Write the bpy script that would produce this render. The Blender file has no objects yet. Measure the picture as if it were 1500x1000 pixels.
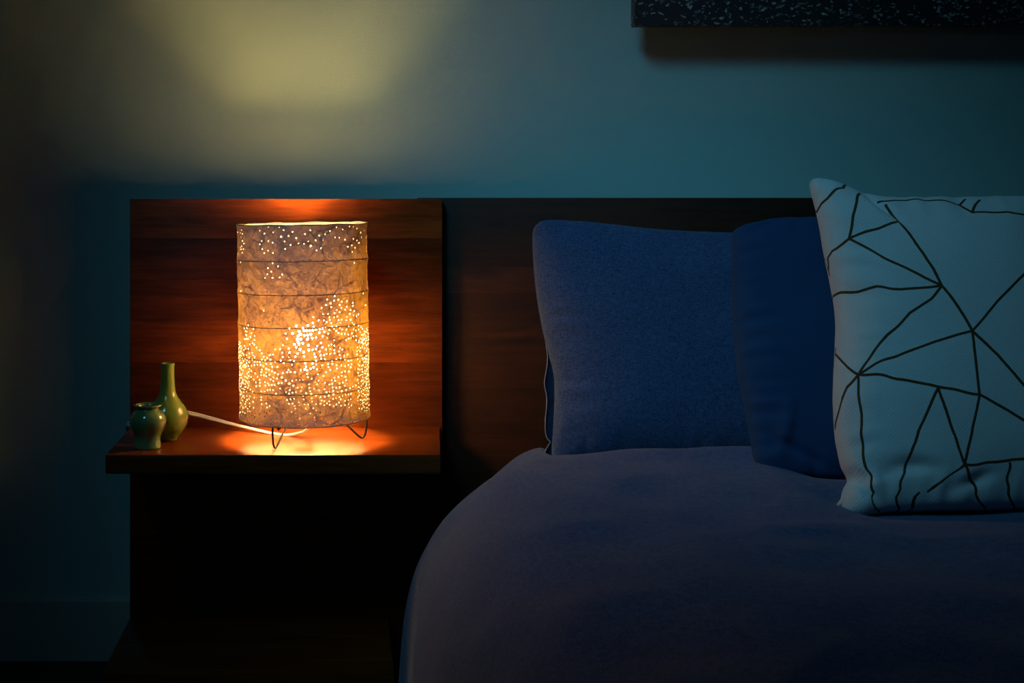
import bpy, bmesh, math, random
from mathutils import Vector, Matrix, noise
from mathutils.geometry import delaunay_2d_cdt

random.seed(7)
S = bpy.context.scene
COL = S.collection
PI = math.pi
# ---------------------------------------------------------------- measuring frame
F, CX, CY, H = 1850.0, 498.0, 290.0, 0.75          # focal length in px, vanishing point, eye height


def at(px, py, Y):
    """point of the place seen at a pixel of the 1500x1000 frame, at distance Y from the camera"""
    return Vector(((px - CX) / F * Y, Y, H - (py - CY) / F * Y))


SHELF_Z = H - 0.3557
PANEL_Y = 1.966
HEAD_Y = 1.985
WALL_Y = 2.060


# ---------------------------------------------------------------- object helpers
def link(o, parent=None):
    COL.objects.link(o)
    if parent is not None:
        o.parent = parent
    return o


def mesh_obj(name, bm, mat, parent=None, smooth=True, loc=None):
    me = bpy.data.meshes.new(name)
    bm.to_mesh(me)
    bm.free()
    if smooth:
        for p in me.polygons:
            p.use_smooth = True
    o = bpy.data.objects.new(name, me)
    if mat:
        me.materials.append(mat)
    link(o, parent)
    if loc is not None:
        o.location = loc
    return o


def tag(o, label, cat, group=None):
    o['label'] = label
    o['category'] = cat
    if group:
        o['group'] = group
    return o


def struct(o):
    o['kind'] = 'structure'
    return o


def thing(name, loc, label, cat, group=None):
    o = bpy.data.objects.new(name, None)
    o.empty_display_size = 0.05
    link(o)
    o.location = loc
    return tag(o, label, cat, group)


def box_bm(x0, x1, y0, y1, z0, z1, bevel=0.0, seg=2):
    bm = bmesh.new()
    bmesh.ops.create_cube(bm, size=1)
    for v in bm.verts:
        v.co = Vector((x0 + (v.co.x + .5) * (x1 - x0), y0 + (v.co.y + .5) * (y1 - y0), z0 + (v.co.z + .5) * (z1 - z0)))
    if bevel:
        bmesh.ops.bevel(bm, geom=list(bm.edges), offset=bevel, segments=seg, affect='EDGES', profile=0.5)
    return bm


def shift(bm, d):
    for v in bm.verts:
        v.co -= Vector(d)
    return bm


def sharp(o, ang=40):
    o.data.set_sharp_from_angle(angle=math.radians(ang))
    return o


def lathe_bm(profile, n=48):
    bm = bmesh.new()
    rings = []
    for r, z in profile:
        if r < 1e-6:
            rings.append([bm.verts.new((0, 0, z))])
        else:
            rings.append([bm.verts.new((r * math.cos(2 * PI * k / n), r * math.sin(2 * PI * k / n), z)) for k in range(n)])
    for a, b in zip(rings[:-1], rings[1:]):
        if len(a) == 1 and len(b) == 1:
            continue
        for k in range(n):
            k2 = (k + 1) % n
            if len(a) == 1:
                bm.faces.new((a[0], b[k2], b[k]))
            elif len(b) == 1:
                bm.faces.new((a[k], a[k2], b[0]))
            else:
                bm.faces.new((a[k], a[k2], b[k2], b[k]))
    bmesh.ops.recalc_face_normals(bm, faces=bm.faces)
    return bm


def catmull(pts, sub=8):
    out = []
    n = len(pts)
    for i in range(n - 1):
        p0, p1, p2, p3 = pts[max(i - 1, 0)], pts[i], pts[i + 1], pts[min(i + 2, n - 1)]
        for k in range(sub):
            t = k / sub
            out.append(0.5 * ((2 * p1) + (p2 - p0) * t + (2 * p0 - 5 * p1 + 4 * p2 - p3) * t * t + (3 * p1 - p0 - 3 * p2 + p3) * t ** 3))
    out.append(pts[-1].copy())
    return out


def resample(pts, n):
    d = [0.0]
    for a, b in zip(pts[:-1], pts[1:]):
        d.append(d[-1] + (b - a).length)
    out, j = [], 0
    for k in range(n + 1):
        s = d[-1] * k / n
        while j < len(pts) - 2 and d[j + 1] < s:
            j += 1
        seg = max(d[j + 1] - d[j], 1e-9)
        out.append(pts[j].lerp(pts[j + 1], min(max((s - d[j]) / seg, 0), 1)))
    return out


def tube(bm, pts, r, n=8, closed=False, cap=True):
    rings = []
    m = len(pts)
    up = None
    for i, p in enumerate(pts):
        if closed:
            t = (pts[(i + 1) % m] - pts[i - 1]).normalized()
        else:
            t = (pts[min(i + 1, m - 1)] - pts[max(i - 1, 0)]).normalized()
        if up is None:
            up = Vector((0, 0, 1)) if abs(t.z) < .9 else Vector((0, 1, 0))
        a = (up - t * up.dot(t))
        if a.length < 1e-5:
            a = t.orthogonal()
        a.normalize()
        up = a
        b = t.cross(a)
        rr = r(i / max(m - 1, 1)) if callable(r) else r
        rings.append([bm.verts.new(p + a * rr * math.cos(2 * PI * k / n) + b * rr * math.sin(2 * PI * k / n)) for k in range(n)])
    pairs = list(zip(rings[:-1], rings[1:]))
    if closed:
        pairs.append((rings[-1], rings[0]))
    for A, B in pairs:
        for k in range(n):
            bm.faces.new((A[k], A[(k + 1) % n], B[(k + 1) % n], B[k]))
    if cap and not closed:
        bm.faces.new(rings[0][::-1])
        bm.faces.new(rings[-1])
    return bm


def sm(a, b, x):
    t = min(max((x - a) / (b - a), 0), 1)
    return t * t * (3 - 2 * t)


# ---------------------------------------------------------------- node helpers
class NT:
    def __init__(s, name):
        s.m = bpy.data.materials.new(name)
        s.m.use_nodes = True
        s.t = s.m.node_tree
        s.t.nodes.clear()
        s.out = s.t.nodes.new('ShaderNodeOutputMaterial')

    def n(s, kind, **kw):
        nd = s.t.nodes.new(kind)
        for k, v in kw.items():
            setattr(nd, k, v)
        return nd

    def set(s, sock, v):
        if isinstance(v, bpy.types.NodeSocket):
            s.t.links.new(v, sock)
        elif v is not None:
            if isinstance(v, (tuple, list)) and len(v) == 3 and sock.type == 'RGBA':
                v = (*v, 1)
            sock.default_value = v

    def math(s, op, a, b=None, c=None, clamp=False):
        nd = s.n('ShaderNodeMath', operation=op, use_clamp=clamp)
        for i, v in enumerate((a, b, c)):
            if v is not None:
                s.set(nd.inputs[i], v)
        return nd.outputs[0]

    def vm(s, op, a, b=None, scale=None):
        nd = s.n('ShaderNodeVectorMath', operation=op)
        s.set(nd.inputs[0], a)
        if b is not None:
            s.set(nd.inputs[1], b)
        if scale is not None:
            s.set(nd.inputs['Scale'], scale)
        return nd.outputs['Value'] if op in ('DOT_PRODUCT', 'LENGTH', 'DISTANCE') else nd.outputs['Vector']

    def coord(s, what='Object'):
        return s.n('ShaderNodeTexCoord').outputs[what]

    def mapping(s, v, scale=(1, 1, 1), loc=(0, 0, 0), rot=(0, 0, 0)):
        nd = s.n('ShaderNodeMapping')
        s.set(nd.inputs['Vector'], v)
        nd.inputs['Scale'].default_value = scale
        nd.inputs['Location'].default_value = loc
        nd.inputs['Rotation'].default_value = rot
        return nd.outputs[0]

    def noise(s, v, scale, detail=4, rough=.5, dist=0, out='Fac'):
        nd = s.n('ShaderNodeTexNoise')
        s.set(nd.inputs['Vector'], v)
        nd.inputs['Scale'].default_value = scale
        nd.inputs['Detail'].default_value = detail
        nd.inputs['Roughness'].default_value = rough
        nd.inputs['Distortion'].default_value = dist
        return nd.outputs[out]

    def ramp(s, f, stops, interp='LINEAR'):
        nd = s.n('ShaderNodeValToRGB')
        cr = nd.color_ramp
        cr.interpolation = interp
        while len(cr.elements) < len(stops):
            cr.elements.new(0.5)
        for e, (p, c) in zip(cr.elements, stops):
            e.position = p
            e.color = (*c, 1) if len(c) == 3 else c
        s.set(nd.inputs[0], f)
        return nd.outputs[0]

    def mix(s, f, a, b, blend='MIX'):
        nd = s.n('ShaderNodeMix', data_type='RGBA', blend_type=blend)
        s.set(nd.inputs[0], f)
        s.set(nd.inputs[6], a)
        s.set(nd.inputs[7], b)
        return nd.outputs[2]

    def bump(s, h, strength=.3, dist=.001, normal=None):
        nd = s.n('ShaderNodeBump')
        nd.inputs['Strength'].default_value = strength
        nd.inputs['Distance'].default_value = dist
        s.set(nd.inputs['Height'], h)
        if normal is not None:
            s.set(nd.inputs['Normal'], normal)
        return nd.outputs[0]

    def principled(s, color, rough=.5, normal=None, **kw):
        nd = s.n('ShaderNodeBsdfPrincipled')
        s.set(nd.inputs['Base Color'], color)
        s.set(nd.inputs['Roughness'], rough)
        if normal is not None:
            s.set(nd.inputs['Normal'], normal)
        for k, v in kw.items():
            s.set(nd.inputs[k.replace('_', ' ')], v)
        return nd.outputs[0]

    def done(s, shader):
        s.t.links.new(shader, s.out.inputs['Surface'])
        return s.m


def mat_wall():
    t = NT('wall_paint')
    c = t.coord()
    n1 = t.noise(c, 9, 3)
    n2 = t.noise(c, 420, 3, .6)
    col = t.mix(t.math('MULTIPLY', n1, .5), (.44, .63, .58), (.41, .59, .55))
    return t.done(t.principled(col, .75, t.bump(n2, .25, .0012)))


def mat_wood(name, seams, span, axis_z=True, dark=(.050, .014, .006), light=(.25, .072, .022), knots=(), rough=.36, gain=1.0, seed=0.0):
    """horizontal planks: seams = [(position 0..1 over span, tint)]; grain runs along X"""
    t = NT(name)
    c = t.coord()
    sep = t.n('ShaderNodeSeparateXYZ')
    t.set(sep.inputs[0], c)
    axis = sep.outputs['Z' if axis_z else 'Y']
    f = t.math('DIVIDE', t.math('SUBTRACT', axis, span[0]), span[1] - span[0], clamp=True)
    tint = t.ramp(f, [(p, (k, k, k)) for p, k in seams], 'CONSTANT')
    off = t.n('ShaderNodeCombineXYZ')
    t.set(off.inputs[0], t.math('MULTIPLY', tint, 13.7))
    t.set(off.inputs[1], t.math('MULTIPLY', tint, 5.1))
    off.inputs[2].default_value = seed
    v = t.vm('ADD', c, off.outputs[0])
    sc = (1.3, 16, 16)
    big = t.noise(t.mapping(v, (1.6, 9, 9)), 2.4, 5, .55, .9)
    streak = t.noise(t.mapping(v, sc), 6.5, 8, .62, .5)
    fine = t.noise(t.mapping(v, (9, 260, 260)), 3, 3, .6)
    g = t.math('ADD', t.math('MULTIPLY', streak, .62), t.math('MULTIPLY', big, .5))
    g = t.math('ADD', g, t.math('MULTIPLY', t.math('SUBTRACT', fine, .5), .25))
    col = t.ramp(g, [(.28, dark), (.52, tuple((a * .55 + b * .45) for a, b in zip(dark, light))), (.74, light)])
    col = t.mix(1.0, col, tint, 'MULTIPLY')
    for kx, kz, rx, rz, amt in knots:
        d = t.vm('SUBTRACT', c, (kx, 0, kz))
        d = t.vm('MULTIPLY', d, (1 / rx, 0, 1 / rz))
        d = t.vm('ADD', d, t.vm('SCALE', t.vm('SUBTRACT', t.noise(c, 38, 4, out='Color'), (.5, .5, .5)), scale=1.1))
        k = t.math('SUBTRACT', 1.0, t.vm('LENGTH', t.vm('MULTIPLY', d, (1, 0, 1))), clamp=True)
        k = t.math('MULTIPLY', t.math('POWER', k, .55), amt, clamp=True)
        col = t.mix(k, col, (.012, .005, .003))
    col = t.mix(1.0, col, (gain, gain, gain), 'MULTIPLY')
    r = t.math('ADD', rough - .06, t.math('MULTIPLY', streak, .14))
    return t.done(t.principled(col, r, t.bump(t.math('ADD', fine, t.math('MULTIPLY', streak, .6)), .12, .0006), Specular_IOR_Level=.28))


def mat_fabric(name, base, light, scale=520, amount=.7, bump=.35, sheen=.15, soft=None):
    t = NT(name)
    c = t.coord()
    a = t.noise(c, scale, 3, .65)
    b = t.noise(t.mapping(c, (1, 1, .22)), scale * 1.2, 2, .5)
    d = t.noise(t.mapping(c, (.22, .22, 1)), scale * 1.2, 2, .5)
    m = t.noise(c, 14, 4, .55)
    h = t.math('ADD', t.math('MULTIPLY', a, .5), t.math('MULTIPLY', t.math('ADD', b, d), .25))
    f = t.math('MULTIPLY_ADD', t.math('SUBTRACT', h, .5), 3.6 * amount, .5, clamp=True)
    col = t.mix(f, base, light)
    col = t.mix(t.math('MULTIPLY', m, .35), col, tuple(x * .62 for x in base))
    return t.done(t.principled(col, .92, t.bump(h, bump, .0014), Sheen_Weight=sheen, Sheen_Roughness=.5, Specular_IOR_Level=.12))


def mat_plain(name, color, rough=.5, metallic=0.0, bump_scale=None, **kw):
    t = NT(name)
    c = t.coord()
    n = t.noise(c, bump_scale or 90, 3)
    col = t.mix(t.math('MULTIPLY', n, .3), color, tuple(x * .75 for x in color))
    nor = t.bump(n, .08, .0004)
    return t.done(t.principled(col, rough, nor, Metallic=metallic, **kw))


def mat_glaze(name, a, b):
    t = NT(name)
    c = t.coord()
    n = t.noise(c, 30, 5, .6, .6)
    sp = t.noise(c, 420, 2)
    col = t.mix(t.math('MULTIPLY_ADD', t.math('SUBTRACT', n, .5), 2.2, .5, clamp=True), a, b)
    col = t.mix(t.math('MULTIPLY', t.math('GREATER_THAN', sp, .67), .45), col, tuple(x * .4 for x in a))
    return t.done(t.principled(col, .13, t.bump(n, .05, .001), Coat_Weight=.8, Coat_Roughness=.03))


def mat_paper():
    t = NT('crinkled_lokta_paper')
    c = t.coord()
    w = t.vm('ADD', c, t.vm('SCALE', t.vm('SUBTRACT', t.noise(c, 22, 3, out='Color'), (.5, .5, .5)), scale=.035))
    vor = t.n('ShaderNodeTexVoronoi', feature='DISTANCE_TO_EDGE')
    t.set(vor.inputs['Vector'], t.mapping(w, (1, 1, .8)))
    vor.inputs['Scale'].default_value = 22
    crease = t.math('SUBTRACT', 1.0, t.math('DIVIDE', vor.outputs['Distance'], .045), clamp=True)
    vor2 = t.n('ShaderNodeTexVoronoi', feature='DISTANCE_TO_EDGE')
    t.set(vor2.inputs['Vector'], t.mapping(w, (1, 1, 1.2), (.3, .1, .7)))
    vor2.inputs['Scale'].default_value = 55
    crease2 = t.math('SUBTRACT', 1.0, t.math('DIVIDE', vor2.outputs['Distance'], .07), clamp=True)
    fib = t.noise(c, 130, 6, .7, 1.6)
    cloud = t.noise(c, 24, 4, .6, .4)
    dens = t.math('MULTIPLY_ADD', t.math('SUBTRACT', t.math('ADD', t.math('MULTIPLY', fib, .68), t.math('MULTIPLY', cloud, .32)), .5), 4.6, .5, clamp=True)
    brk = t.math('GREATER_THAN', t.noise(c, 17, 2), .47)
    cr = t.math('ADD', t.math('MULTIPLY', t.math('MULTIPLY', crease, brk), .7), t.math('MULTIPLY', crease2, .38), clamp=True)
    thr = t.mix(dens, (.20, .075, .010), (1.05, .56, .070))
    thr = t.mix(cr, thr, (.10, .040, .010))
    thr = t.mix(1.0, thr, (PAPER_T, PAPER_T, PAPER_T), 'MULTIPLY')
    refl = t.mix(dens, (.37, .36, .37), (.50, .48, .47))
    hgt = t.math('ADD', t.math('MULTIPLY', fib, .6), t.math('MULTIPLY', cr, -1.0))
    nor = t.bump(hgt, .5, .0016)
    d = t.n('ShaderNodeBsdfDiffuse')
    t.set(d.inputs['Color'], refl)
    t.set(d.inputs['Normal'], nor)
    tr = t.n('ShaderNodeBsdfTranslucent')
    t.set(tr.inputs['Color'], thr)
    t.set(tr.inputs['Normal'], nor)
    add = t.n('ShaderNodeAddShader')
    t.t.links.new(d.outputs[0], add.inputs[0])
    t.t.links.new(tr.outputs[0], add.inputs[1])
    return t.done(add.outputs[0])


def mat_bulb():
    t = NT('glowing_bulb_glass')
    e = t.n('ShaderNodeEmission')
    e.inputs['Color'].default_value = (*BULB_COLOR, 1)
    e.inputs['Strength'].default_value = BULB_STRENGTH
    return t.done(e.outputs[0])


def mat_art():
    t = NT('dark_speckled_print')
    c = t.coord()
    v = t.n('ShaderNodeTexVoronoi', feature='F1')
    t.set(v.inputs['Vector'], t.vm('ADD', t.mapping(c, (.8, 1, 1.5)), t.vm('SCALE', t.noise(c, 70, 3, out='Color'), scale=.022)))
    v.inputs['Scale'].default_value = 150
    sepc = t.n('ShaderNodeSeparateColor')
    t.set(sepc.inputs[0], v.outputs['Color'])
    blob = t.math('LESS_THAN', v.outputs['Distance'], t.math('MULTIPLY', sepc.outputs[0], .54))
    dense = t.math('GREATER_THAN', t.math('ADD', t.noise(c, 11, 4), t.math('MULTIPLY', sepc.outputs[1], .3)), .565)
    m = t.math('MULTIPLY', blob, dense)
    tone = t.mix(sepc.outputs[2], (.10, .12, .11), (.58, .62, .56))
    col = t.mix(m, (.016, .017, .020), tone)
    col = t.mix(t.math('MULTIPLY', t.noise(c, 60, 5, .7), .25), col, (.06, .09, .085))
    return t.done(t.principled(col, .55))


def mat_cushion(lines, half):
    t = NT('woven_cushion_cover')
    c = t.coord()
    uv = t.coord('UV')
    sep = t.n('ShaderNodeSeparateXYZ')
    t.set(sep.inputs[0], uv)
    cmb = t.n('ShaderNodeCombineXYZ')
    wob = t.math('MULTIPLY', t.math('SUBTRACT', t.noise(uv, 60, 2), .5), .0010)
    t.set(cmb.inputs[0], t.math('ADD', sep.outputs[0], wob))
    t.set(cmb.inputs[1], t.math('ADD', sep.outputs[1], wob))
    p = cmb.outputs[0]
    best = None
    for pl in lines:
        for (ax, ay), (bx, by) in zip(pl[:-1], pl[1:]):
            dx, dy = bx - ax, by - ay
            L2 = dx * dx + dy * dy
            if L2 < 1e-9:
                continue
            pa = t.vm('SUBTRACT', p, (ax, ay, 0))
            h = t.vm('DOT_PRODUCT', pa, (dx / L2, dy / L2, 0))
            h = t.math('MAXIMUM', t.math('MINIMUM', h, 1.0), 0.0)
            d = t.vm('LENGTH', t.vm('SUBTRACT', pa, t.vm('SCALE', (dx, dy, 0), scale=h)))
            best = d if best is None else t.math('MINIMUM', best, d)
    ln = t.math("LESS_THAN", best, half) if best else 0.0
    # twill weave
    wv = t.n('ShaderNodeTexWave', wave_type='BANDS', bands_direction='DIAGONAL')
    t.set(wv.inputs['Vector'], t.mapping(uv, (1, -1, 0)))
    wv.inputs['Scale'].default_value = 68
    wv.inputs['Distortion'].default_value = 2.2
    wv.inputs['Detail'].default_value = 2
    wv.inputs['Detail Scale'].default_value = 6
    sl = t.noise(t.mapping(uv, (40, 420, 1)), 1, 3)
    sl2 = t.noise(t.mapping(uv, (420, 40, 1)), 1, 3)
    w = t.math('ADD', t.math('MULTIPLY', wv.outputs['Fac'], .42), t.math('ADD', t.math('MULTIPLY', sl, .4), t.math('MULTIPLY', sl2, .4)))
    base = t.mix(t.math('MULTIPLY_ADD', t.math('SUBTRACT', w, .6), 1.5, .5, clamp=True), (.47, .47, .46), (.61, .61, .59))
    col = t.mix(ln, base, (.075, .040, .014))
    return t.done(t.principled(col, .9, t.bump(w, .25, .001), Sheen_Weight=.1, Specular_IOR_Level=.1))


# ---------------------------------------------------------------- light levels
BULB_COLOR = (1.0, .58, .19)
BULB_STRENGTH = 315.0
PAPER_T = .044
COOL_COLOR = (.17, .62, .94)
WINDOW_W = .55
COOL_W = 1.05

M_WALL = mat_wall()
M_PAPER = mat_paper()
M_BULB = mat_bulb()
M_WIRE = mat_plain('blackened_steel_wire', (.02, .019, .018), .4, .8)
M_HOOP = mat_plain('paper_wrapped_hoop', (.30, .25, .21), .8)
M_SOCKET = mat_plain('white_lamp_holder', (.62, .60, .55), .45)
M_CORD = mat_plain('white_plastic_flex', (.80, .78, .72), .38)
M_DUVET = mat_fabric('heathered_denim_duvet', (.020, .038, .105), (.106, .150, .285), 420, .9)
M_PILLOW = mat_fabric('heathered_denim_pillowcase', (.020, .038, .110), (.114, .152, .275), 420, .9)
M_SATEEN = mat_fabric('smooth_blue_cotton', (.012, .044, .115), (.020, .060, .145), 900, .35, .12, .05)
M_HEM = mat_plain('frayed_hem_thread', (.34, .34, .36), .9)
M_TAG = mat_plain('white_care_tag', (.75, .75, .72), .8)
M_ART = mat_art()
M_FLOOR = mat_wood('dark_floor_boards', [(0, .8), (.2, 1), (.4, .7), (.6, .9), (.8, 1)], (-.5, 2.1), False, (.03, .015, .008), (.09, .045, .02), rough=.5)
M_TRIM = mat_plain('painted_baseboard', (.52, .56, .48), .5)

# ---------------------------------------------------------------- room
struct(mesh_obj('wall_back', box_bm(-2.2, 2.6, WALL_Y, WALL_Y + .1, 0, 2.6), M_WALL, smooth=False))
struct(mesh_obj('wall_left', box_bm(-2.3, -2.2, -2.5, WALL_Y + .1, 0, 2.6), M_WALL, smooth=False))
struct(mesh_obj('floor', box_bm(-2.3, 2.6, -2.5, WALL_Y + .1, -.06, 0), M_FLOOR, smooth=False))
bb = box_bm(-2.2, -.335, WALL_Y - .014, WALL_Y - .0002, 0, .102)
for v in bb.verts:
    if v.co.z > .08 and v.co.y < WALL_Y - .01:
        v.co.z -= .006
struct(mesh_obj('baseboard_back', bb, M_TRIM, smooth=False))

# ---------------------------------------------------------------- bedside unit
xl = -.327
xr = (648 - CX) / F * PANEL_Y
ztop = at(0, 291, PANEL_Y).z
zlow = at(0, 900, PANEL_Y).z
org = Vector(((xl + xr) / 2, 1.86, 0))
ns = thing('nightstand', org, 'reddish-brown wooden bedside unit with tall back panel and two open shelves', 'nightstand')
th = .0265
M_PANEL = mat_wood('panel_boards', [(0, .8), (.30, .95), (.50, .72), (.66, 1.0), (.745, .82), (.83, .9), (.915, 1.75)], (0, ztop), True,  # top board tinted lighter to strengthen the lamp glow on it
                   (.036, .0065, .0018), (.26, .052, .0075), knots=((at(430, 845, PANEL_Y).x - org.x, at(430, 845, PANEL_Y).z, .022, .028, .9),
                                                                    (at(235, 470, PANEL_Y).x - org.x, at(235, 470, PANEL_Y).z, .05, .006, .5),
                                                                    (at(590, 440, PANEL_Y).x - org.x, at(590, 440, PANEL_Y).z, .05, .007, .5)), rough=.34, seed=1.7)
M_SHELF = mat_wood('shelf_boards', [(0, 1.0), (.42, .92), (.75, 1.0)], (1.74 - 1.86, 1.97 - 1.86), False, (.055, .011, .0022), (.26, .050, .005), rough=.30, seed=3.1)
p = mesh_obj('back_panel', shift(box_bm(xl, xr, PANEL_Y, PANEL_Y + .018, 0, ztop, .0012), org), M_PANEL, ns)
sharp(p)
xs_r = at(645, 666, 1.75).x
for zt, y0 in ((SHELF_Z, 1.75), (zlow, 1.725)):
    sb = box_bm(xl + .002, xs_r if zt > .2 else .074, y0, PANEL_Y, zt - th, zt, .0012)
    for v in sb.verts:
        if v.co.x > .1:
            v.co.x += .0165 * (v.co.y - y0) / (PANEL_Y - y0)
    s = mesh_obj('shelf', shift(sb, org), M_SHELF, ns)
    sharp(s)

hx0 = (612 - CX) / F * HEAD_Y
hz = at(0, 289.6, HEAD_Y).z
horg = Vector(((hx0 + 1.95) / 2, HEAD_Y, 0))


def hk(px, py, rx, rz, a):
    q = at(px, py, HEAD_Y)
    return (q.x - horg.x, q.z, rx, rz, a)


M_HEAD = mat_wood('headboard_planks', [(0, .6), (.3, .7), (.50, .55), (.60, .72), (.715, .5), (.80, .85), (.855, .62)], (0, hz), True,
                  (.022, .0055, .0017), (.095, .024, .005), knots=(hk(705, 396, .042, .014, .85), hk(728, 328, .016, .006, .7), hk(712, 605, .03, .007, .6),
                                                                  hk(760, 500, .14, .008, .5)), rough=.5, seed=6.2)
hb = mesh_obj('headboard', shift(box_bm(hx0, 1.95, HEAD_Y, HEAD_Y + .022, 0, hz, .0012), horg), M_HEAD, None, loc=horg)
sharp(hb)
tag(hb, 'wide dark brown wooden plank headboard behind the bed pillows', 'headboard')

# ---------------------------------------------------------------- lamp
LX, LY = -.0511, 1.861
R = .0966
TILT = math.radians(-0.9)
Z0, Z1 = .0334, .3186
lamp = thing('table_lamp', (LX, LY, SHELF_Z), 'lit cylindrical lamp of pierced crinkled paper on three wire legs', 'table lamp')
HOOPS = [.0345, .0805, .1272, .1733, .2194, .2665, .3175]
ROT = Matrix.Rotation(TILT, 4, 'Y')
ROTI = ROT.inverted()


def on_shade(px, py):
    o = ROTI @ (Vector((0, 0, H)) - Vector((LX, LY, SHELF_Z)))
    q = at(px, py, 1.0) - Vector((0, 0, H))
    d = ROTI.to_3x3() @ q
    a = d.x ** 2 + d.y ** 2
    b = o.x * d.x + o.y * d.y
    c = o.x ** 2 + o.y ** 2 - R * R
    disc = b * b - a * c
    if disc < 0:
        return None
    p_ = o + d * ((-b - math.sqrt(disc)) / a)
    return math.atan2(p_.x, -p_.y), p_.z


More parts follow.
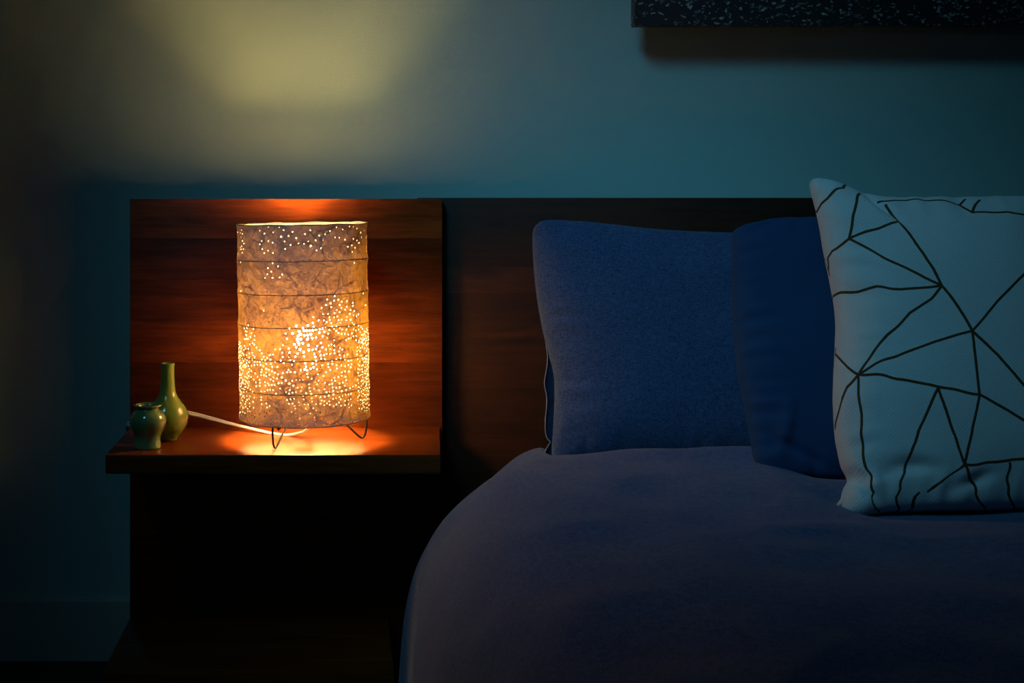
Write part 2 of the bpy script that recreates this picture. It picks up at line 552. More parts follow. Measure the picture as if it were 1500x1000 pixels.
# measured pierced dots, plus big ones clustered to imitate the bulb's glare: crop pixels at 7.143x, origin (340, y0)
DOTS = [(300, 1, "95,262 80,295 100,305 85,340 100,378 112,405 95,432 85,462 112,462 103,502 72,447 90,600 281,270 330,300 426,288 538,265 590,325 632,283 670,347 763,305 820,266 547,382 610,420 693,403 752,407 796,380 878,370 914,322 977,306 957,365 1031,273 1096,234 1172,208 1163,257 1229,227 1272,228 1311,246 1081,340 1125,343 1184,364 1212,437 1261,422 1270,357 1315,372 1340,398 1360,340 1349,291 1392,270 1400,332 1299,450 1263,491 932,452 886,476 553,460 304,378 286,413 374,379 419,395 309,462 372,480 333,505 425,503 1413,244 1280,605 424,609 479,642 373,662 408,698"),
        (300, 2, "510,333 825,430"), (300, 0, "380,232 493,235 1301,330 790,217 880,217 938,213 1017,208 1366,192 1421,212"),
        (400, 1, "340,50 420,48 493,45 519,15 365,10 90,185 325,393 1375,213 1405,333 1073,240 999,276 1070,287 1113,276 1035,316 985,333 1041,355 1150,298 1130,333 1208,293 1209,350 1149,364 1190,383 940,365 1097,387 1075,418 1131,408 950,429 1005,425 1021,460 1069,460 1105,452 1272,310 1272,343 1250,385 1290,395 1240,425 1275,437 1325,430 1305,450 1212,463 850,460 907,494 962,493 992,511 1024,490 1121,490 1155,487 1199,493 1245,487 1260,515 1038,522 1095,523 1137,527 846,520 854,560 601,579 740,572 1046,558 1093,555 1066,585 1124,574 1153,588 1221,553 1202,588 1091,605 1117,627 1150,637 1186,635 1226,643 1260,630 1300,600 1330,590 1272,588 1275,540 1325,550 1018,595 946,577 978,570 918,585 877,591 914,622 967,612 1009,630 555,632 571,686 949,660 1002,674 1072,698 1227,685 1257,677 1283,660 1310,655 1200,700 1305,700 1350,560 1375,580 1380,650 1345,620 1360,690 166,545 155,575 120,578 223,582 197,627 150,610 130,607 188,668 230,657 137,650 120,690 140,688 160,690 230,700 880,675"),
        (400, 2, "670,553 793,547 632,630 700,610 720,640 750,600 780,600 812,600 845,597 790,650 790,690 680,690 720,690 840,680 755,655 825,640 690,655"),
        (500, 1, "248,65 283,93 303,123 207,20 175,30 225,35 325,163 310,190 345,197 363,175 384,145 421,137 397,190 447,85 499,80 528,40 446,210 404,233 355,235 320,260 350,285 412,265 469,267 380,297 410,313 442,328 478,345 589,75 600,115 522,118 527,163 596,160 608,197 646,208 540,228 510,200 624,245 661,160 683,127 753,156 842,88 862,130 872,165 878,203 881,240 843,230 767,230 775,266 785,303 787,340 793,375 832,392 757,295 717,300 820,285 852,273 890,292 924,272 945,250 987,322 901,344 958,362 1030,300 1013,268 1007,237 1052,235 1048,203 972,185 933,180 928,145 965,143 991,127 1028,132 918,105 984,85 1029,85 1072,90 1075,123 1040,32 1012,42 1071,45 946,62 893,48 879,78 930,13 1134,70 1160,85 1123,105 1130,140 1173,150 1209,137 1137,180 1093,187 1180,190 1097,250 1101,283 1146,252 1185,258 1220,203 1248,203 1221,245 1254,238 1252,270 588,297 574,323 611,320 656,323 528,332 628,413 685,485 729,480 720,518 601,510 566,530 595,545 632,537 667,530 743,572 805,450 811,485 817,521 861,495 890,450 973,430 1020,447 1050,445 1047,408 1083,412 1077,378 1116,372 1153,360 1152,323 1189,313 1229,315 1195,367 1203,403 1208,437 1164,432 1126,440 1181,464 1128,481 1092,486 1056,482 968,500 990,530 1018,527 1058,515 925,583 1105,535 1271,472 1299,458 1329,440 1358,423 1385,400 1062,602 1093,592 1125,583 1157,570 1189,562 1219,555 1248,547 1142,607 1189,625 1223,615 1250,605 1126,640 1147,672 1187,667 1227,658 1256,668 938,620 965,625 1021,628 1025,662 966,670 926,652 996,648 1069,678 1097,660 880,657 838,630 832,594 797,660 757,660 750,605 573,612 611,605 648,600 594,653 630,650 653,675 661,702 850,700 772,705 501,493 440,457 482,438 516,435 460,545 425,510 393,507 368,510 338,515 303,522 285,465 343,463 380,460 409,457 289,432 338,425 367,440 285,400 262,370 300,355 330,353 348,327 349,365 386,350 428,378 466,388 398,398 425,415 247,467 246,427 218,400 235,335 290,245 259,243 229,247 198,255 165,255 140,265 195,308 168,290 308,295 303,320 193,375 165,360 140,375 205,120 175,125 215,140 233,165 210,190 177,170 153,195 175,215 235,213 262,213 288,215 163,485 190,503 211,530 150,520 130,505 223,590 183,575 150,570 303,583 301,612 213,632 305,657 353,650 360,692 387,678 221,695 175,680 148,610 130,655 435,655 467,668"),
        (500, 2, "518,377 559,408 596,440 641,463 803,90 748,112 710,85 670,60 650,30 700,30 740,20 800,40 690,5 775,543 828,548 878,567 1061,552 1013,567 968,582 1149,519 1194,505 1236,487"),
        (500, 0, "671,405 708,405 740,405 912,508 905,410 870,425"),
        (580, 1, "354,78 387,108 362,122 389,153 468,98 470,135 531,140 594,83 631,80 653,103 661,135 622,165 757,92 797,90 770,140 849,130 791,193 820,183 966,97 1031,127 926,172 1069,103 1108,137 1137,130 1167,130 1145,100 1187,95 1225,88 1233,122 1256,105 303,85 293,153 330,165 355,180 338,212 282,193 239,182 209,172 181,160 222,128 231,220 198,203 172,110 150,160 127,125 105,165 140,200 182,272 493,270 587,272 690,297 709,235 768,275 767,313 881,322 948,303 1011,298 973,242 990,165 1015,180 1045,195 1077,180 1115,170 1120,208 933,238 931,210 866,228 868,258 875,293 1008,267 1065,267 1090,245 1097,284 1137,276 1297,157 1288,185 1292,225 1290,260 1307,277 1361,265 1376,220 1352,195 1367,190 1405,185 1432,215 1402,155"),
        (580, 2, "530,313"),
        (580, 0, "247,268 275,293 295,298 316,298 344,290 405,292 563,145 437,178 477,168 275,233 373,252 403,238 430,250 467,272 460,238 530,215 665,180 668,208 663,245 620,260 697,67 702,97 905,115 880,150 1063,303")]
RAD = (.00078, .00108, .00145)
holes = []


def add_hole(th_, z_, r_, gap=.0005):
    if z_ - r_ < Z0 + .0016 or z_ + r_ > Z1 - .0016:
        return False
    for (a, b, c) in holes:
        dt = (a - th_ + PI) % (2 * PI) - PI
        if abs(b - z_) < .006 and abs(dt) * R < .006 and math.hypot(dt * R, b - z_) < r_ + c + gap:
            return False
    if abs(abs(th_) - PI) * R < .004:
        return False
    holes.append((th_, z_, r_))
    return True


for y0, k, txt in DOTS:
    for s in txt.split():
        cx, cy = map(float, s.split(','))
        q = on_shade(340 + cx / 7.143, y0 + cy / 7.143)
        if q:
            add_hole(q[0], q[1], RAD[k] * random.uniform(.94, 1.1), .0002)
# dense piercing round the turning edges (and on round the back of the drum)
for i in range(8200):
    side = random.random()
    zz = random.uniform(Z0 + .004, .182)
    if side < .44:
        th_ = math.radians(random.uniform(54, 125))
        if zz > .166:
            continue
    elif side < .62:
        th_ = -math.radians(random.uniform(54, 96))
        if zz > .150 - .05 * sm(-1.3, -.95, th_) * random.random():
            continue
        if zz < .052 and random.random() < .5:
            continue
    else:
        th_ = random.uniform(math.radians(96), math.radians(264))
        if random.random() < (.45 if th_ < PI else .75):
            continue
    th_ = (th_ + PI) % (2 * PI) - PI
    add_hole(th_, zz, RAD[1] * random.uniform(.86, 1.08) * (1.25 if abs(th_) > 1.66 else 1), (.0014 if abs(th_) < 1.66 else .0006) + .0012 * random.random())  # unseen holes enlarged to throw more lamplight on the pillows
for i in range(260):
    th_ = (random.uniform(math.radians(80), math.radians(280)) + PI) % (2 * PI) - PI
    add_hole(th_, random.uniform(.275, .312), RAD[1], .003)

U = 2 * PI * R
pts, edges = [], []
NU, NV = 260, 120
cell = {}
for (a, b, r) in holes:
    u = (a + PI) * R
    key = (int(u / .006), int(b / .006))
    cell.setdefault(key, []).append((u, b, r))


def near_hole(u, z, extra):
    ku, kz = int(u / .006), int(z / .006)
    for i in (-1, 0, 1):
        for j in (-1, 0, 1):
            for (hu, hz_, r) in cell.get((ku + i, kz + j), ()):
                if (hu - u) ** 2 + (hz_ - z) ** 2 < (r + extra) ** 2:
                    return True
    return False


for i in range(NU + 1):
    for j in range(NV + 1):
        u, z = U * i / NU, Z0 + (Z1 - Z0) * j / NV
        if near_hole(u, z, .0004):
            continue
        pts.append(Vector((u, z)))
for (a, b, r) in holes:
    u = (a + PI) * R
    s0 = len(pts)
    ph = random.random()
    for k in range(10):
        pts.append(Vector((u + r * math.cos(2 * PI * (k + ph) / 10), b + r * math.sin(2 * PI * (k + ph) / 10))))
    for k in range(10):
        edges.append((s0 + k, s0 + (k + 1) % 10))
vco, _e, fcs, _a, _b, _c = delaunay_2d_cdt(pts, edges, [], 0, 1e-7)


def shade_r(u, z):
    an = u / R
    d = Vector((math.cos(an) * 2.2, math.sin(an) * 2.2, z * 24))
    best = min(abs(z - h) for h in HOOPS)
    g = sm(0, .010, best)
    r = R - .0009 * g
    w = noise.noise(d * 1.7) * .0011 + noise.noise(d * 4.3 + Vector((3, 1, 7))) * .0006
    cr = abs(noise.noise(d * 2.6 + Vector((9, 4, 2))))
    w -= .0011 * (1 - sm(0, .16, cr))
    return r + w * (.25 + .75 * g)


bm = bmesh.new()
bv = []
for c in vco:
    u, z = c.x, c.y
    an = u / R - PI
    uu = u if u < U - 1e-6 else 0.0
    rr = shade_r(uu, z)
    zz = z
    if z > Z1 - 1e-5:
        zz += noise.noise(Vector((math.cos(an) * 3, math.sin(an) * 3, 1))) * .0012
    if z < Z0 + 1e-5:
        zz += noise.noise(Vector((math.cos(an) * 3, math.sin(an) * 3, 5))) * .0012
    bv.append(bm.verts.new((rr * math.sin(an), -rr * math.cos(an), zz)))
for f in fcs:
    m = sum((vco[i] for i in f), Vector((0, 0))) / len(f)
    if near_hole(m.x, m.y, -.00004):
        continue
    try:
        bm.faces.new([bv[i] for i in f])
    except ValueError:
        pass
loose = [v for v in bm.verts if not v.link_faces]
bmesh.ops.delete(bm, geom=loose, context='VERTS')
bmesh.ops.remove_doubles(bm, verts=[v for v in bm.verts if v.co.y > R * .9 and abs(v.co.x) < .002], dist=1e-6)
shade = mesh_obj('lamp_shade', bm, M_PAPER, lamp)
shade.rotation_euler = (0, TILT, 0)


def ring_pts(r, z, n=72):
    return [Vector((r * math.cos(2 * PI * k / n), r * math.sin(2 * PI * k / n), z)) for k in range(n)]


for i, h in enumerate(HOOPS):
    bm = bmesh.new()
    rp = []
    for k in range(96):
        an = 2 * PI * k / 96
        rp.append(Vector(((R - .0003) * math.cos(an), (R - .0003) * math.sin(an), h + .0006 * noise.noise(Vector((math.cos(an) * 3, math.sin(an) * 3, i * 5.0))))))
    tube(bm, rp, .0006, 6, closed=True)
    mesh_obj('hoop', bm, M_HOOP, shade)

# frame: spider + hairpin legs + holder + bulb
bm = bmesh.new()
tube(bm, ring_pts(.020, .040, 32), .0014, 6, closed=True)
for k in range(3):
    an = math.radians(2 + 120 * k)
    tube(bm, [Vector((.019 * math.cos(an), .019 * math.sin(an), .040)), Vector((R * .985 * math.cos(an), R * .985 * math.sin(an), .040))], .0014, 6)
mesh_obj('wire_frame', bm, M_WIRE, lamp)
for k in range(3):
    an = math.radians((2, -119, 121)[k])
    rad = Vector((math.cos(an), math.sin(an), 0))
    prof = [(.0905, .041), (.0905, .032), (.0905, .022), (.0890, .010), (.0865, .0040), (.0835, .0022), (.0800, .0035), (.0740, .0090), (.0620, .0205), (.0490, .033), (.0410, .041)]
    path = catmull([rad * a + Vector((0, 0, b)) for a, b in prof], 5)
    bm = bmesh.new()
    tube(bm, path, .0015, 8)
    mesh_obj('leg', bm, M_WIRE, lamp)
mesh_obj('bulb_holder', lathe_bm([(0, .030), (.012, .030), (.016, .034), (.0175, .042), (.0175, .085), (.0195, .088), (.0195, .098), (.015, .100), (0, .100)], 32), M_SOCKET, lamp)
bp = [(.0125, .1005), (.0135, .108), (.0175, .117), (.0245, .127), (.029, .138), (.0305, .149), (.029, .160), (.024, .170), (.0145, .177), (0, .1795)]
mesh_obj('bulb', lathe_bm([(0, .1005)] + bp, 20), M_BULB, lamp)

# cord: twin flex from the lamp, along the back of the shelf and over its left end
cp = [Vector((LX + .004, LY + .002, SHELF_Z + .0305)), Vector((LX + .009, LY + .008, SHELF_Z + .022)), at(449, 629.5, 1.879),
      at(438, 634, 1.884), at(420, 637, 1.891), at(395, 634, 1.905), at(365, 627, 1.924), at(338, 620.5, 1.937),
      at(308, 612.5, 1.947), at(275, 604.5, 1.950), at(245, 601, 1.950), at(218, 606, 1.950), at(203, 615, 1.951), at(193, 622, 1.954),
      Vector((-.331, 1.965, SHELF_Z + .0045)), Vector((-.3325, 1.978, SHELF_Z - .008)), Vector((-.329, 1.990, SHELF_Z - .03)),
      Vector((-.318, 1.996, SHELF_Z - .09)), Vector((-.316, 1.995, .06)), Vector((-.31, 1.995, .008))]
base = resample(catmull(cp, 10), 170)
bm = bmesh.new()
for sgn in (-1, 1):
    pp = []
    for i, q in enumerate(base):
        tt = (base[min(i + 1, len(base) - 1)] - base[max(i - 1, 0)]).normalized()
        ref = Vector((0, 0, 1)).lerp(Vector((0, 1, 0)), sm(95, 120, i))
        side = (ref - tt * ref.dot(tt)).normalized()
        f_ = i / len(base)
        nrm = tt.cross(side)
        ang = .35 + 1.3 * sm(.10, .26, f_) * 0 + (PI / 2 - .35) * (1 - sm(.16, .34, f_))
        d = side * math.cos(ang) + nrm * math.sin(ang)
        pp.append(q + d * sgn * .0016 - Vector((LX, LY, SHELF_Z)))
    tube(bm, pp, .0018, 8)
mesh_obj('cord', bm, M_CORD, lamp)

# ---------------------------------------------------------------- vases
u1 = 1.80 / F
prof = [(0, 0), (17.5, 0), (19.6, .6), (20.2, 2.5), (19.6, 6), (18.6, 11), (18.4, 15), (19.6, 20), (22.8, 26), (25.8, 33), (27.0, 39.5), (26.2, 45), (23.2, 50.5),
        (19.2, 54.2), (16.9, 56.5), (16.5, 58.2), (17.6, 59.8), (19.9, 61.2), (20.6, 62.4), (20.0, 63.6), (18.2, 63.6), (16.0, 61.8), (14.6, 58.5), (15.5, 55), (20.5, 50),
        (24, 40), (21, 27), (15.5, 15), (14, 6), (0, 4)]
pr = [Vector((r, z, 0)) for r, z in prof]
pr = [pr[0]] + catmull(pr[1:-1], 4) + [pr[-1]]
v1 = mesh_obj('vase', lathe_bm([(max(q.x, 0) * u1, q.y * u1) for q in pr], 64), mat_glaze('pale_celadon_glaze', (.085, .205, .085), (.16, .29, .10)), None,
              loc=at(216.5, 0, 1.800).xy.to_3d() + Vector((0, 0, SHELF_Z)))
tag(v1, 'small squat green glazed vase with wide flared mouth, leftmost on the shelf', 'vase')
u2 = 1.862 / F
prof = [(0, 0), (13.5, 0), (15.2, .8), (15.6, 2.2), (17.5, 5), (22, 11), (26.6, 18.5), (29.4, 26.5), (30.2, 33.5), (29.2, 40.5), (26.0, 47.5), (21.3, 54), (16.8, 60),
        (13.3, 66), (11.5, 73), (10.6, 82), (10.0, 93), (9.7, 104), (9.9, 108), (10.7, 110.6), (10.4, 111.8), (9.2, 112), (8.2, 110.5), (7.9, 104), (8.2, 82), (10, 66),
        (18, 54), (26, 38), (22, 16), (12, 5), (0, 4)]
pr = [Vector((r, z, 0)) for r, z in prof]
pr = [pr[0]] + catmull(pr[1:-1], 4) + [pr[-1]]
v2 = mesh_obj('bud_vase', lathe_bm([(max(q.x, 0) * u2, q.y * u2) for q in pr], 64), mat_glaze('olive_celadon_glaze', (.13, .24, .035), (.21, .31, .055)), None,
              loc=at(245.8, 0, 1.862).xy.to_3d() + Vector((0, 0, SHELF_Z)))
tag(v2, 'tall green glazed bud vase with long narrow neck and round belly', 'vase')


# ---------------------------------------------------------------- soft goods
UVG = []


def cushion_mesh(edges_px, plane, tf, tb, n=96, power=.46, wrinkle=.003, wscale=9, pinch=.004, seed=0.0, uv=False, extra=None):
    """edges_px: left (top->bottom), right (top->bottom), top (left->right), bottom (left->right); plane: (Yb, zb, Yt, zt)"""
    Yb, zb, Yt, zt = plane
    b = (Yt - Yb) / (zt - zb)
    a = Yb - b * (zb - H)

    def lift(px, py):
        Y = a / (1 + b * (py - CY) / F)
        return at(px, py, Y)
    L, Rr, T, B = [resample(catmull([lift(*q) for q in e], 10), n) for e in edges_px]
    nrm = Vector((0, -1, b)).normalized()
    P00, P10, P01, P11 = T[0], T[n], B[0], B[n]
    front, back = [], []
    for j in range(n + 1):
        v = j / n
        rf, rb = [], []
        for i in range(n + 1):
            u = i / n
            q = T[i] * (1 - v) + B[i] * v + L[j] * (1 - u) + Rr[j] * u - (P00 * (1 - u) * (1 - v) + P10 * u * (1 - v) + P01 * (1 - u) * v + P11 * u * v)
            uu, vv = 2 * u - 1, 2 * v - 1
            k = max((1 - uu ** 4) * (1 - vv ** 4), 0)
            k = k ** power
            k *= (.78 + .22 * (1 - uu * uu) * (1 - vv * vv))
            e = min(u, 1 - u, v, 1 - v)
            w = 0
            if 0 < e:
                sc = wscale
                d = Vector((q.x * sc + seed, q.y * sc, q.z * sc))
                w = wrinkle * (noise.noise(d) + .5 * noise.noise(d * 2.3 + Vector((5, 2, 1)))) * sm(0, .12, e)
                # gathers that run in from the seam
                along = v if min(u, 1 - u) < min(v, 1 - v) else u
                w += pinch * noise.noise(Vector((along * 26 + seed, seed, 3.0))) * sm(0, .02, e) * (1 - sm(.02, .16, e))
                if extra:
                    w += extra(u, v)
            rf.append(q + nrm * (tf * k + w))
            rb.append(q - nrm * (tb * k + .4 * w))
        front.append(rf)
        back.append(rb)
    def run(line):
        d = [0.0]
        for p0, p1 in zip(line[:-1], line[1:]):
            d.append(d[-1] + (p1 - p0).length)
        return [x / d[-1] for x in d]
    ru = [run(r) for r in front]
    rv = [run([front[j][i] for j in range(n + 1)]) for i in range(n + 1)]
    UVG.clear()
    for j in range(n + 1):
        UVG.append([(ru[j][i], 1 - rv[i][j]) for i in range(n + 1)])
    bm = bmesh.new()
    ul = bm.loops.layers.uv.new('UVMap')
    fv = [[bm.verts.new(front[j][i]) for i in range(n + 1)] for j in range(n + 1)]
    kv = [[fv[j][i] if i in (0, n) or j in (0, n) else bm.verts.new(back[j][i]) for i in range(n + 1)] for j in range(n + 1)]
    for j in range(n):
        for i in range(n):
            f1 = bm.faces.new((fv[j][i], fv[j + 1][i], fv[j + 1][i + 1], fv[j][i + 1]))
            f2 = bm.faces.new((kv[j][i], kv[j][i + 1], kv[j + 1][i + 1], kv[j + 1][i]))
            for lp, (jj, ii) in zip(f1.loops, ((j, i), (j + 1, i), (j + 1, i + 1), (j, i + 1))):
                lp[ul].uv = UVG[jj][ii]
            for lp, (jj, ii) in zip(f2.loops, ((j, i), (j, i + 1), (j + 1, i + 1), (j + 1, i))):
                lp[ul].uv = UVG[jj][ii]
    return bm, front, L, lift


def place(bm, o3):
    return shift(bm, o3)


# rear pillow, heathered, against the headboard
e1 = ([(792, 324), (782, 334), (780, 352), (782, 395), (787, 440), (795, 485), (804, 520), (811, 550), (812, 585), (810, 630), (808, 655), (809, 677)],
      [(1300, 342), (1312, 400), (1318, 500), (1312, 600), (1302, 672)],
      [(792, 324), (815, 322), (880, 327), (960, 336), (1040, 340), (1110, 341), (1200, 341), (1300, 342)],
      [(809, 677), (870, 674), (1000, 674), (1150, 674), (1302, 672)])


def fold1(u, v):
    return -.004 * math.exp(-((u - .03) / .012) ** 2) * sm(.5, .8, v) * (1 - sm(.93, 1, v))


bm, fr, L1, lift1 = cushion_mesh(e1, (1.845, H - .378, 1.925, H - .035), .060, .045, 96, .42, .0035, 8, .0035, 1.3)
o1 = Vector((.24, 1.845, H - .38))
pil1 = mesh_obj('pillow', place(bm, o1), M_PILLOW, None, loc=o1)
tag(pil1, 'heathered navy blue pillow with open hemmed side, standing against the headboard', 'pillow')
# open end of the pillowcase: a hem flap standing behind the left edge
he = [(798, 490), (803, 520), (802, 540), (799, 556), (799, 566), (802, 583), (801.5, 600), (800, 615), (800, 632), (803, 643), (807.5, 648), (803, 655), (799, 664), (795, 674), (797, 679)]
bm = bmesh.new()
hp = resample(catmull([lift1(*q) for q in he], 8), 60)
bi = resample(catmull([lift1(*q) for q in e1[0][5:]], 8), 60)
rows = []
for k in range(61):
    a = hp[k] + Vector((0, .006 * sm(0, 8, k), 0))
    c = bi[k] + Vector((.014, .010, 0))
    rows.append([bm.verts.new(a.lerp(c, s_ / 5) + Vector((0, .004 * math.sin(PI * s_ / 5), 0))) for s_ in range(6)])
for k in range(60):
    for s_ in range(5):
        bm.faces.new((rows[k][s_], rows[k + 1][s_], rows[k + 1][s_ + 1], rows[k][s_ + 1]))
bmesh.ops.solidify(bm, geom=list(bm.faces), thickness=.0012)
flap = mesh_obj('case_hem', place(bm, o1), M_PILLOW, pil1)
bm = bmesh.new()
tube(bm, [q + Vector((-.0004, .004 * sm(0, 8, i), 0)) for i, q in enumerate(hp)], .0008, 6)
hem_edge = mesh_obj('stitched_edge', place(bm, o1), M_HEM, flap)

# second pillow, smooth blue
e2 = ([(1090, 329), (1075, 338), (1072, 352), (1071, 400), (1073, 470), (1079, 540), (1090, 600), (1098, 640), (1104, 672), (1112, 694)],
      [(1575, 322), (1588, 400), (1592, 500), (1588, 600), (1578, 706)],
      [(1090, 329), (1112, 326), (1135, 322), (1180, 321), (1250, 322), (1400, 324), (1575, 322)],
      [(1112, 694), (1150, 700), (1240, 706), (1400, 708), (1578, 706)])


def fold2(u, v):
    a = -.006 * math.exp(-(((v - .90) - .55 * (u - .10)) / .02) ** 2) * math.exp(-((u - .12) / .1) ** 2)
    c = .007 * math.exp(-(((u - .09) + .22 * (v - .84)) / .018) ** 2) * math.exp(-((v - .84) / .10) ** 2)
    d = -.005 * math.exp(-(((v - .045) - .5 * (.12 - u)) / .012) ** 2) * math.exp(-((u - .09) / .05) ** 2)
    return a + c + d


bm, fr, L2_, lift2 = cushion_mesh(e2, (1.665, H - .3635, 1.805, H - .03), .055, .045, 96, .40, .0045, 9, .004, 5.1, extra=fold2)
o2 = Vector((.75, 1.71, H - .38))
pil2 = mesh_obj('pillow', place(bm, o2), M_SATEEN, None, loc=o2)
tag(pil2, 'smooth plain deep blue pillow directly behind the line-patterned cushion', 'pillow')

# line-patterned cushion
e3 = ([(1197, 260.5), (1189, 263), (1185.5, 270), (1187, 281), (1191.5, 296), (1199, 325), (1206, 365), (1216, 410), (1224, 460), (1224, 500), (1222, 540), (1221, 590), (1224, 640), (1232, 680), (1241, 702), (1234, 718), (1231, 738), (1235, 754), (1249, 762)],
      [(1712, 268), (1704, 330), (1690, 420), (1684, 520), (1690, 620), (1704, 700), (1712, 756)],
      [(1197, 260.5), (1208, 263), (1232, 272), (1265, 287), (1300, 293), (1360, 294), (1450, 292), (1560, 288), (1640, 278), (1712, 268)],
      [(1249, 762), (1262, 760.5), (1277, 756), (1300, 751), (1360, 749), (1450, 748), (1560, 748), (1640, 752), (1712, 756)])


def fold3(u, v):
    w = 0
    w -= .008 * math.exp(-(((v - .045) - 1.3 * (u - .15)) / .02) ** 2) * math.exp(-((u - .17) / .05) ** 2)
    w -= .009 * math.exp(-(((v - .905) - .9 * (u - .035)) / .016) ** 2) * math.exp(-((u - .055) / .035) ** 2)
    w += .006 * math.exp(-(((v - .88) - .9 * (u - .05)) / .02) ** 2) * math.exp(-((u - .06) / .04) ** 2)
    w -= .009 * math.exp(-(((v - .865) - 2.2 * (u - .17) ** 2) / .022) ** 2) * math.exp(-((u - .17) / .06) ** 2)
    w -= .007 * math.exp(-(((v - .92) + .3 * (u - .36)) / .02) ** 2) * math.exp(-((u - .36) / .05) ** 2)
    w += .008 * math.exp(-((u - .05) / .045) ** 2 - ((v - .95) / .05) ** 2)
    w -= .006 * math.exp(-((u - .62 + .3 * v) / .05) ** 2) * math.exp(-((v - .12) / .12) ** 2)
    return w


bm, CF, L3, lift3 = cushion_mesh(e3, (1.50, H - .3785, 1.655, H + .02), .072, .055, 110, .46, .004, 8, .0045, 9.7, extra=fold3)
#LINES_BEGIN
LINES = [
    [(0.003, 0.8797), (0.0254, 0.8904), (0.0453, 0.8997), (0.0936, 0.9383), (0.0889, 0.9725)],
    [(0.1357, 0.9388), (0.0849, 0.7768)],
    [(0.0849, 0.7768), (0.1431, 0.8039), (0.2123, 0.8353)],
    [(0.0849, 0.7768), (0.0461, 0.7558), (0.0107, 0.7386), (0.0072, 0.7216), (0.0, 0.7018), (0.0, 0.6927)],
    [(0.0849, 0.7768), (0.2962, 0.6375)],
    [(0.2068, 0.9043), (0.2182, 0.838), (0.2492, 0.7592), (0.2741, 0.702), (0.2962, 0.6375)],
    [(0.2962, 0.6375), (0.3699, 0.5109)],
    [(0.2962, 0.6375), (0.1977, 0.6325), (0.1354, 0.6383), (0.0838, 0.6296), (0.0213, 0.6329), (0.0, 0.6309)],
    [(0.2962, 0.6375), (0.2659, 0.6042), (0.2103, 0.5658), (0.1404, 0.4828), (0.0869, 0.4091)],
    [(0.0869, 0.4091), (0.1949, 0.4564), (0.2759, 0.485), (0.3699, 0.5109)],
    [(0.0869, 0.4091), (0.1967, 0.388), (0.2854, 0.3638), (0.3896, 0.3407)],
    [(0.0869, 0.4091), (0.0551, 0.4271), (0.0, 0.4663), (0.0, 0.4817)],
    [(0.0869, 0.4091), (0.057, 0.3744), (0.0351, 0.3267), (0.0073, 0.2785), (0.0, 0.2589)],
    [(0.0869, 0.4091), (0.0933, 0.3076), (0.0804, 0.1697), (0.1137, 0.0982), (0.0941, 0.0225)],
    [(0.2854, 0.3614), (0.2484, 0.2848), (0.1817, 0.1555), (0.1878, 0.1025), (0.1439, 0.0034)],
    [(0.2854, 0.3614), (0.3194, 0.245), (0.3388, 0.1669)],
    [(0.3699, 0.5109), (0.3811, 0.4239), (0.3896, 0.3407)],
    [(0.3896, 0.3407), (0.3672, 0.2569), (0.3388, 0.1669)],
    [(0.3896, 0.3407), (0.5027, 0.2733), (0.6294, 0.1837)],
    [(0.3699, 0.5109), (0.4392, 0.4404), (0.5053, 0.3615), (0.5905, 0.2669)],
    [(0.3699, 0.5109), (0.435, 0.5899), (0.5061, 0.6596), (0.634, 0.8228)],
    [(0.3388, 0.1669), (0.4278, 0.1717), (0.4982, 0.1781), (0.6611, 0.1868)],
    [(0.3388, 0.1669), (0.2631, 0.0931)],
    [(0.3388, 0.1669), (0.3913, 0.106), (0.4199, 0.0223)],
    [(0.4597, 0.1669), (0.509, 0.0187)],
    [(0.2381, 0.0891), (0.1754, 0.0)],
    [(0.1892, 0.9179), (0.2463, 0.9259), (0.3115, 0.9188), (0.3918, 0.9), (0.4099, 0.8607), (0.4742, 0.8584), (0.5421, 0.8567), (0.7069, 0.8724)],
    [(0.4099, 0.8607), (0.4439, 0.9157)],
    [(0.3918, 0.9), (0.4082, 0.9254)],
    [(0.5905, 0.2669), (0.7278, 0.3918), (0.9448, 0.5169)],
    [(0.634, 0.8228), (0.7069, 0.8724), (0.9195, 0.8399)],
    [(0.634, 0.8228), (0.9456, 0.6466)],
    [(0.6294, 0.1837), (0.947, 0.2489)],
    [(0.6294, 0.1837), (0.7791, 0.0)],
    [(0.7278, 0.3918), (0.6294, 0.1837)],
]
#LINES_END
o3 = Vector((.85, 1.51, H - .38))
cus = mesh_obj('throw_cushion', place(bm, o3), mat_cushion(LINES, .0036), None, loc=o3)
tag(cus, 'pale woven cushion printed with thin brown crossing lines, in front of the pillows', 'cushion')
bm = bmesh.new()
q0, q1 = lift3(1233.5, 731), lift3(1224.5, 743)
sx = Vector((.0012, .004, .0014))
t0 = [bm.verts.new(q0 + sx), bm.verts.new(q0 - sx), bm.verts.new(q1 - sx), bm.verts.new(q1 + sx)]
bm.faces.new(t0)
bmesh.ops.solidify(bm, geom=list(bm.faces), thickness=.0006)
mesh_obj('care_tag', place(bm, o3), M_TAG, cus, smooth=False)['label'] = 'small white fabric tag'

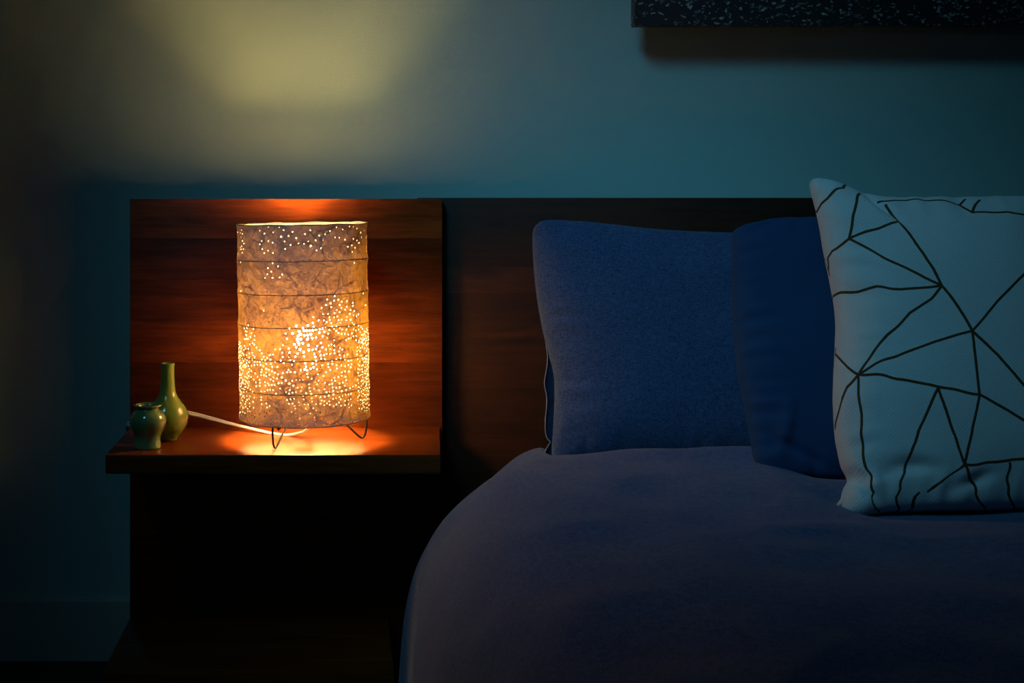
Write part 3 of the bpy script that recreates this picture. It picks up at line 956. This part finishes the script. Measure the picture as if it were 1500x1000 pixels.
# duvet
tail = [(.45, .392), (.70, .390), (1.0, .388), (1.30, .385), (1.55, .37), (1.68, .31), (1.74, .20), (1.76, .004)]
prof_near = [(.074, .004), (.077, .100), (.083, .160), (.091, .215), (.101, .258), (.113, .285), (.129, .310), (.152, .335), (.184, .361), (.215, .377), (.25, .387), (.30, .391), (.345, .392)]
prof_far = [(.150, .004), (.153, .100), (.158, .160), (.163, .200), (.170, .235), (.178, .265), (.190, .292), (.210, .319), (.240, .346), (.266, .368), (.288, .380), (.312, .387), (.345, .391)]
near = resample(catmull([Vector((x, z, 0)) for x, z in prof_near + tail], 10), 260)
far = resample(catmull([Vector((x, z, 0)) for x, z in prof_far + tail], 10), 260)
NVD = 190
yA, yB = .52, 1.945
bm = bmesh.new()
rows = []
for j in range(NVD + 1):
    Y = yA + (yB - yA) * j / NVD
    row = []
    pc = [a_.lerp(b_, sm(1.66, 1.85, Y)) for a_, b_ in zip(near, far)]
    for i, q in enumerate(pc):
        x, z = q.x, q.y
        top = sm(.20, .37, z)
        nz = Vector((x * 5, Y * 3.2, z * 5))
        puff = noise.noise(nz) * .010 + noise.noise(nz * 2.1 + Vector((4, 9, 1))) * .005
        # long soft folds running down the side
        fold = (1 - top) * .011 * noise.noise(Vector((Y * 7, 2, z * 1.2)))
        ridge = .0045 * (1 - abs(noise.noise(Vector((x * 4 - Y * 3.0, x * 2 + Y * 4, .5)))) * 2.2) * top
        dz = puff * top * .8 + ridge * 1.1 + .0035 * top * noise.noise(Vector((x * 13 + Y * 5, Y * 11 - x * 4, 2)))
        # roll of quilt in front of the rear pillow, hollow beneath pillow and cushion
        dz += .013 * math.exp(-((x - .50) / .15) ** 2 - ((Y - 1.735) / .04) ** 2)
        dz -= .020 * sm(1.755, 1.80, Y) * sm(.287, .33, x)
        dz -= .014 * sm(1.77, 1.81, Y) * sm(.36, .42, x)
        dz -= .016 * sm(.56, .66, x) * sm(1.60, 1.67, Y) * (1 - sm(1.70, 1.75, Y))
        dz -= .013 * math.exp(-((Y - 1.51) / .06) ** 2) * sm(.55, .64, x)
        dz += .007 * math.exp(-((Y - 1.36 - .30 * (x - .5)) / .03) ** 2) * math.exp(-((x - .50) / .12) ** 2)
        dz -= .10 * sm(1.885, 1.945, Y) ** 1.5 * top
        dx = (puff * .5 + fold * .7) * (1 - top) + .035 * sm(1.87, 1.945, Y) * (1 - sm(.4, .8, x))
        # slightly fuller towards the foot
        row.append(bm.verts.new((x + dx, Y, max(z + dz, .004))))
    rows.append(row)
for j in range(NVD):
    for i in range(len(pc) - 1):
        bm.faces.new((rows[j][i], rows[j][i + 1], rows[j + 1][i + 1], rows[j + 1][i]))
bmesh.ops.recalc_face_normals(bm, faces=bm.faces)
if sum(f.normal.z for f in bm.faces) < 0:
    bmesh.ops.reverse_faces(bm, faces=bm.faces)
od = Vector((.9, 1.2, 0))
duv = mesh_obj('duvet', place(bm, od), M_DUVET, None, loc=od)
so = duv.modifiers.new('thickness', 'SOLIDIFY')
so.thickness = .012
so.offset = -1
tag(duv, 'heathered denim blue duvet draped over the bed and down its side', 'duvet')
# ---------------------------------------------------------------- picture on the wall
pa = at(930, 37, 1.998)
pa.x = at(930, 37, 1.998).x
bm = box_bm(pa.x, pa.x + 1.10, 1.998, 2.026, pa.z, pa.z + .75, .002)
oa = Vector((pa.x + .55, WALL_Y, pa.z))
art = mesh_obj('wall_picture', shift(bm, oa), M_ART, None, loc=oa)
sharp(art)
bm = bmesh.new()
for (ax, bx, az, bz) in ((.05, 1.05, .05, .09), (.05, 1.05, .66, .70), (.05, .09, .091, .659), (1.01, 1.05, .091, .659)):
    b2 = box_bm(pa.x + ax, pa.x + bx, 2.0265, WALL_Y - .0003, pa.z + az, pa.z + bz)
    me_ = bpy.data.meshes.new('tmp')
    b2.to_mesh(me_)
    b2.free()
    bm.from_mesh(me_)
    bpy.data.meshes.remove(me_)
mesh_obj('stretcher', shift(bm, oa), M_SOCKET, art, smooth=False)
tag(art, 'large unframed dark speckled canvas picture hanging on the wall above the bed', 'picture')

# ---------------------------------------------------------------- light
la = bpy.data.lights.new('daylight', 'AREA')
la.shape = 'RECTANGLE'
la.size, la.size_y = .8, .8
la.energy = COOL_W
la.color = COOL_COLOR
la.spread = math.radians(34)
lo = link(bpy.data.objects.new('daylight', la))
lo.location = (-.55, .35, 2.35)
tgt = Vector((.50, 1.9, .50))
lo.rotation_euler = (tgt - lo.location).to_track_quat('-Z', 'Y').to_euler()

lb = bpy.data.lights.new('window_daylight', 'AREA')
lb.shape = 'RECTANGLE'
lb.size, lb.size_y = .24, .34
lb.energy = WINDOW_W
lb.color = (.20, .58, 1.0)
lp_ = link(bpy.data.objects.new('window_daylight', lb))
lp_.location = (-1.25, -.75, 1.30)
lp_.rotation_euler = (Vector((.1, 1.9, .45)) - lp_.location).to_track_quat('-Z', 'Y').to_euler()

w = bpy.data.worlds.new('dusk')
S.world = w
w.use_nodes = True
bg = w.node_tree.nodes['Background']
bg.inputs[0].default_value = (.16, .50, .95, 1)
bg.inputs[1].default_value = .003

# ---------------------------------------------------------------- camera
cam = bpy.data.cameras.new('camera')
cam.sensor_width = 36
cam.lens = 36 * F / 1500
cam.shift_x = (750 - CX) / 1500
cam.shift_y = -(500 - CY) / 1500
cam.clip_start = .02
co = link(bpy.data.objects.new('camera', cam))
co.location = (0, 0, H)
co.rotation_euler = (PI / 2, 0, 0)
S.camera = co
S.view_settings.view_transform = 'Standard'
S.view_settings.look = 'None'
S.view_settings.gamma = 1
S.view_settings.exposure = 0
S.view_settings.use_curve_mapping = False
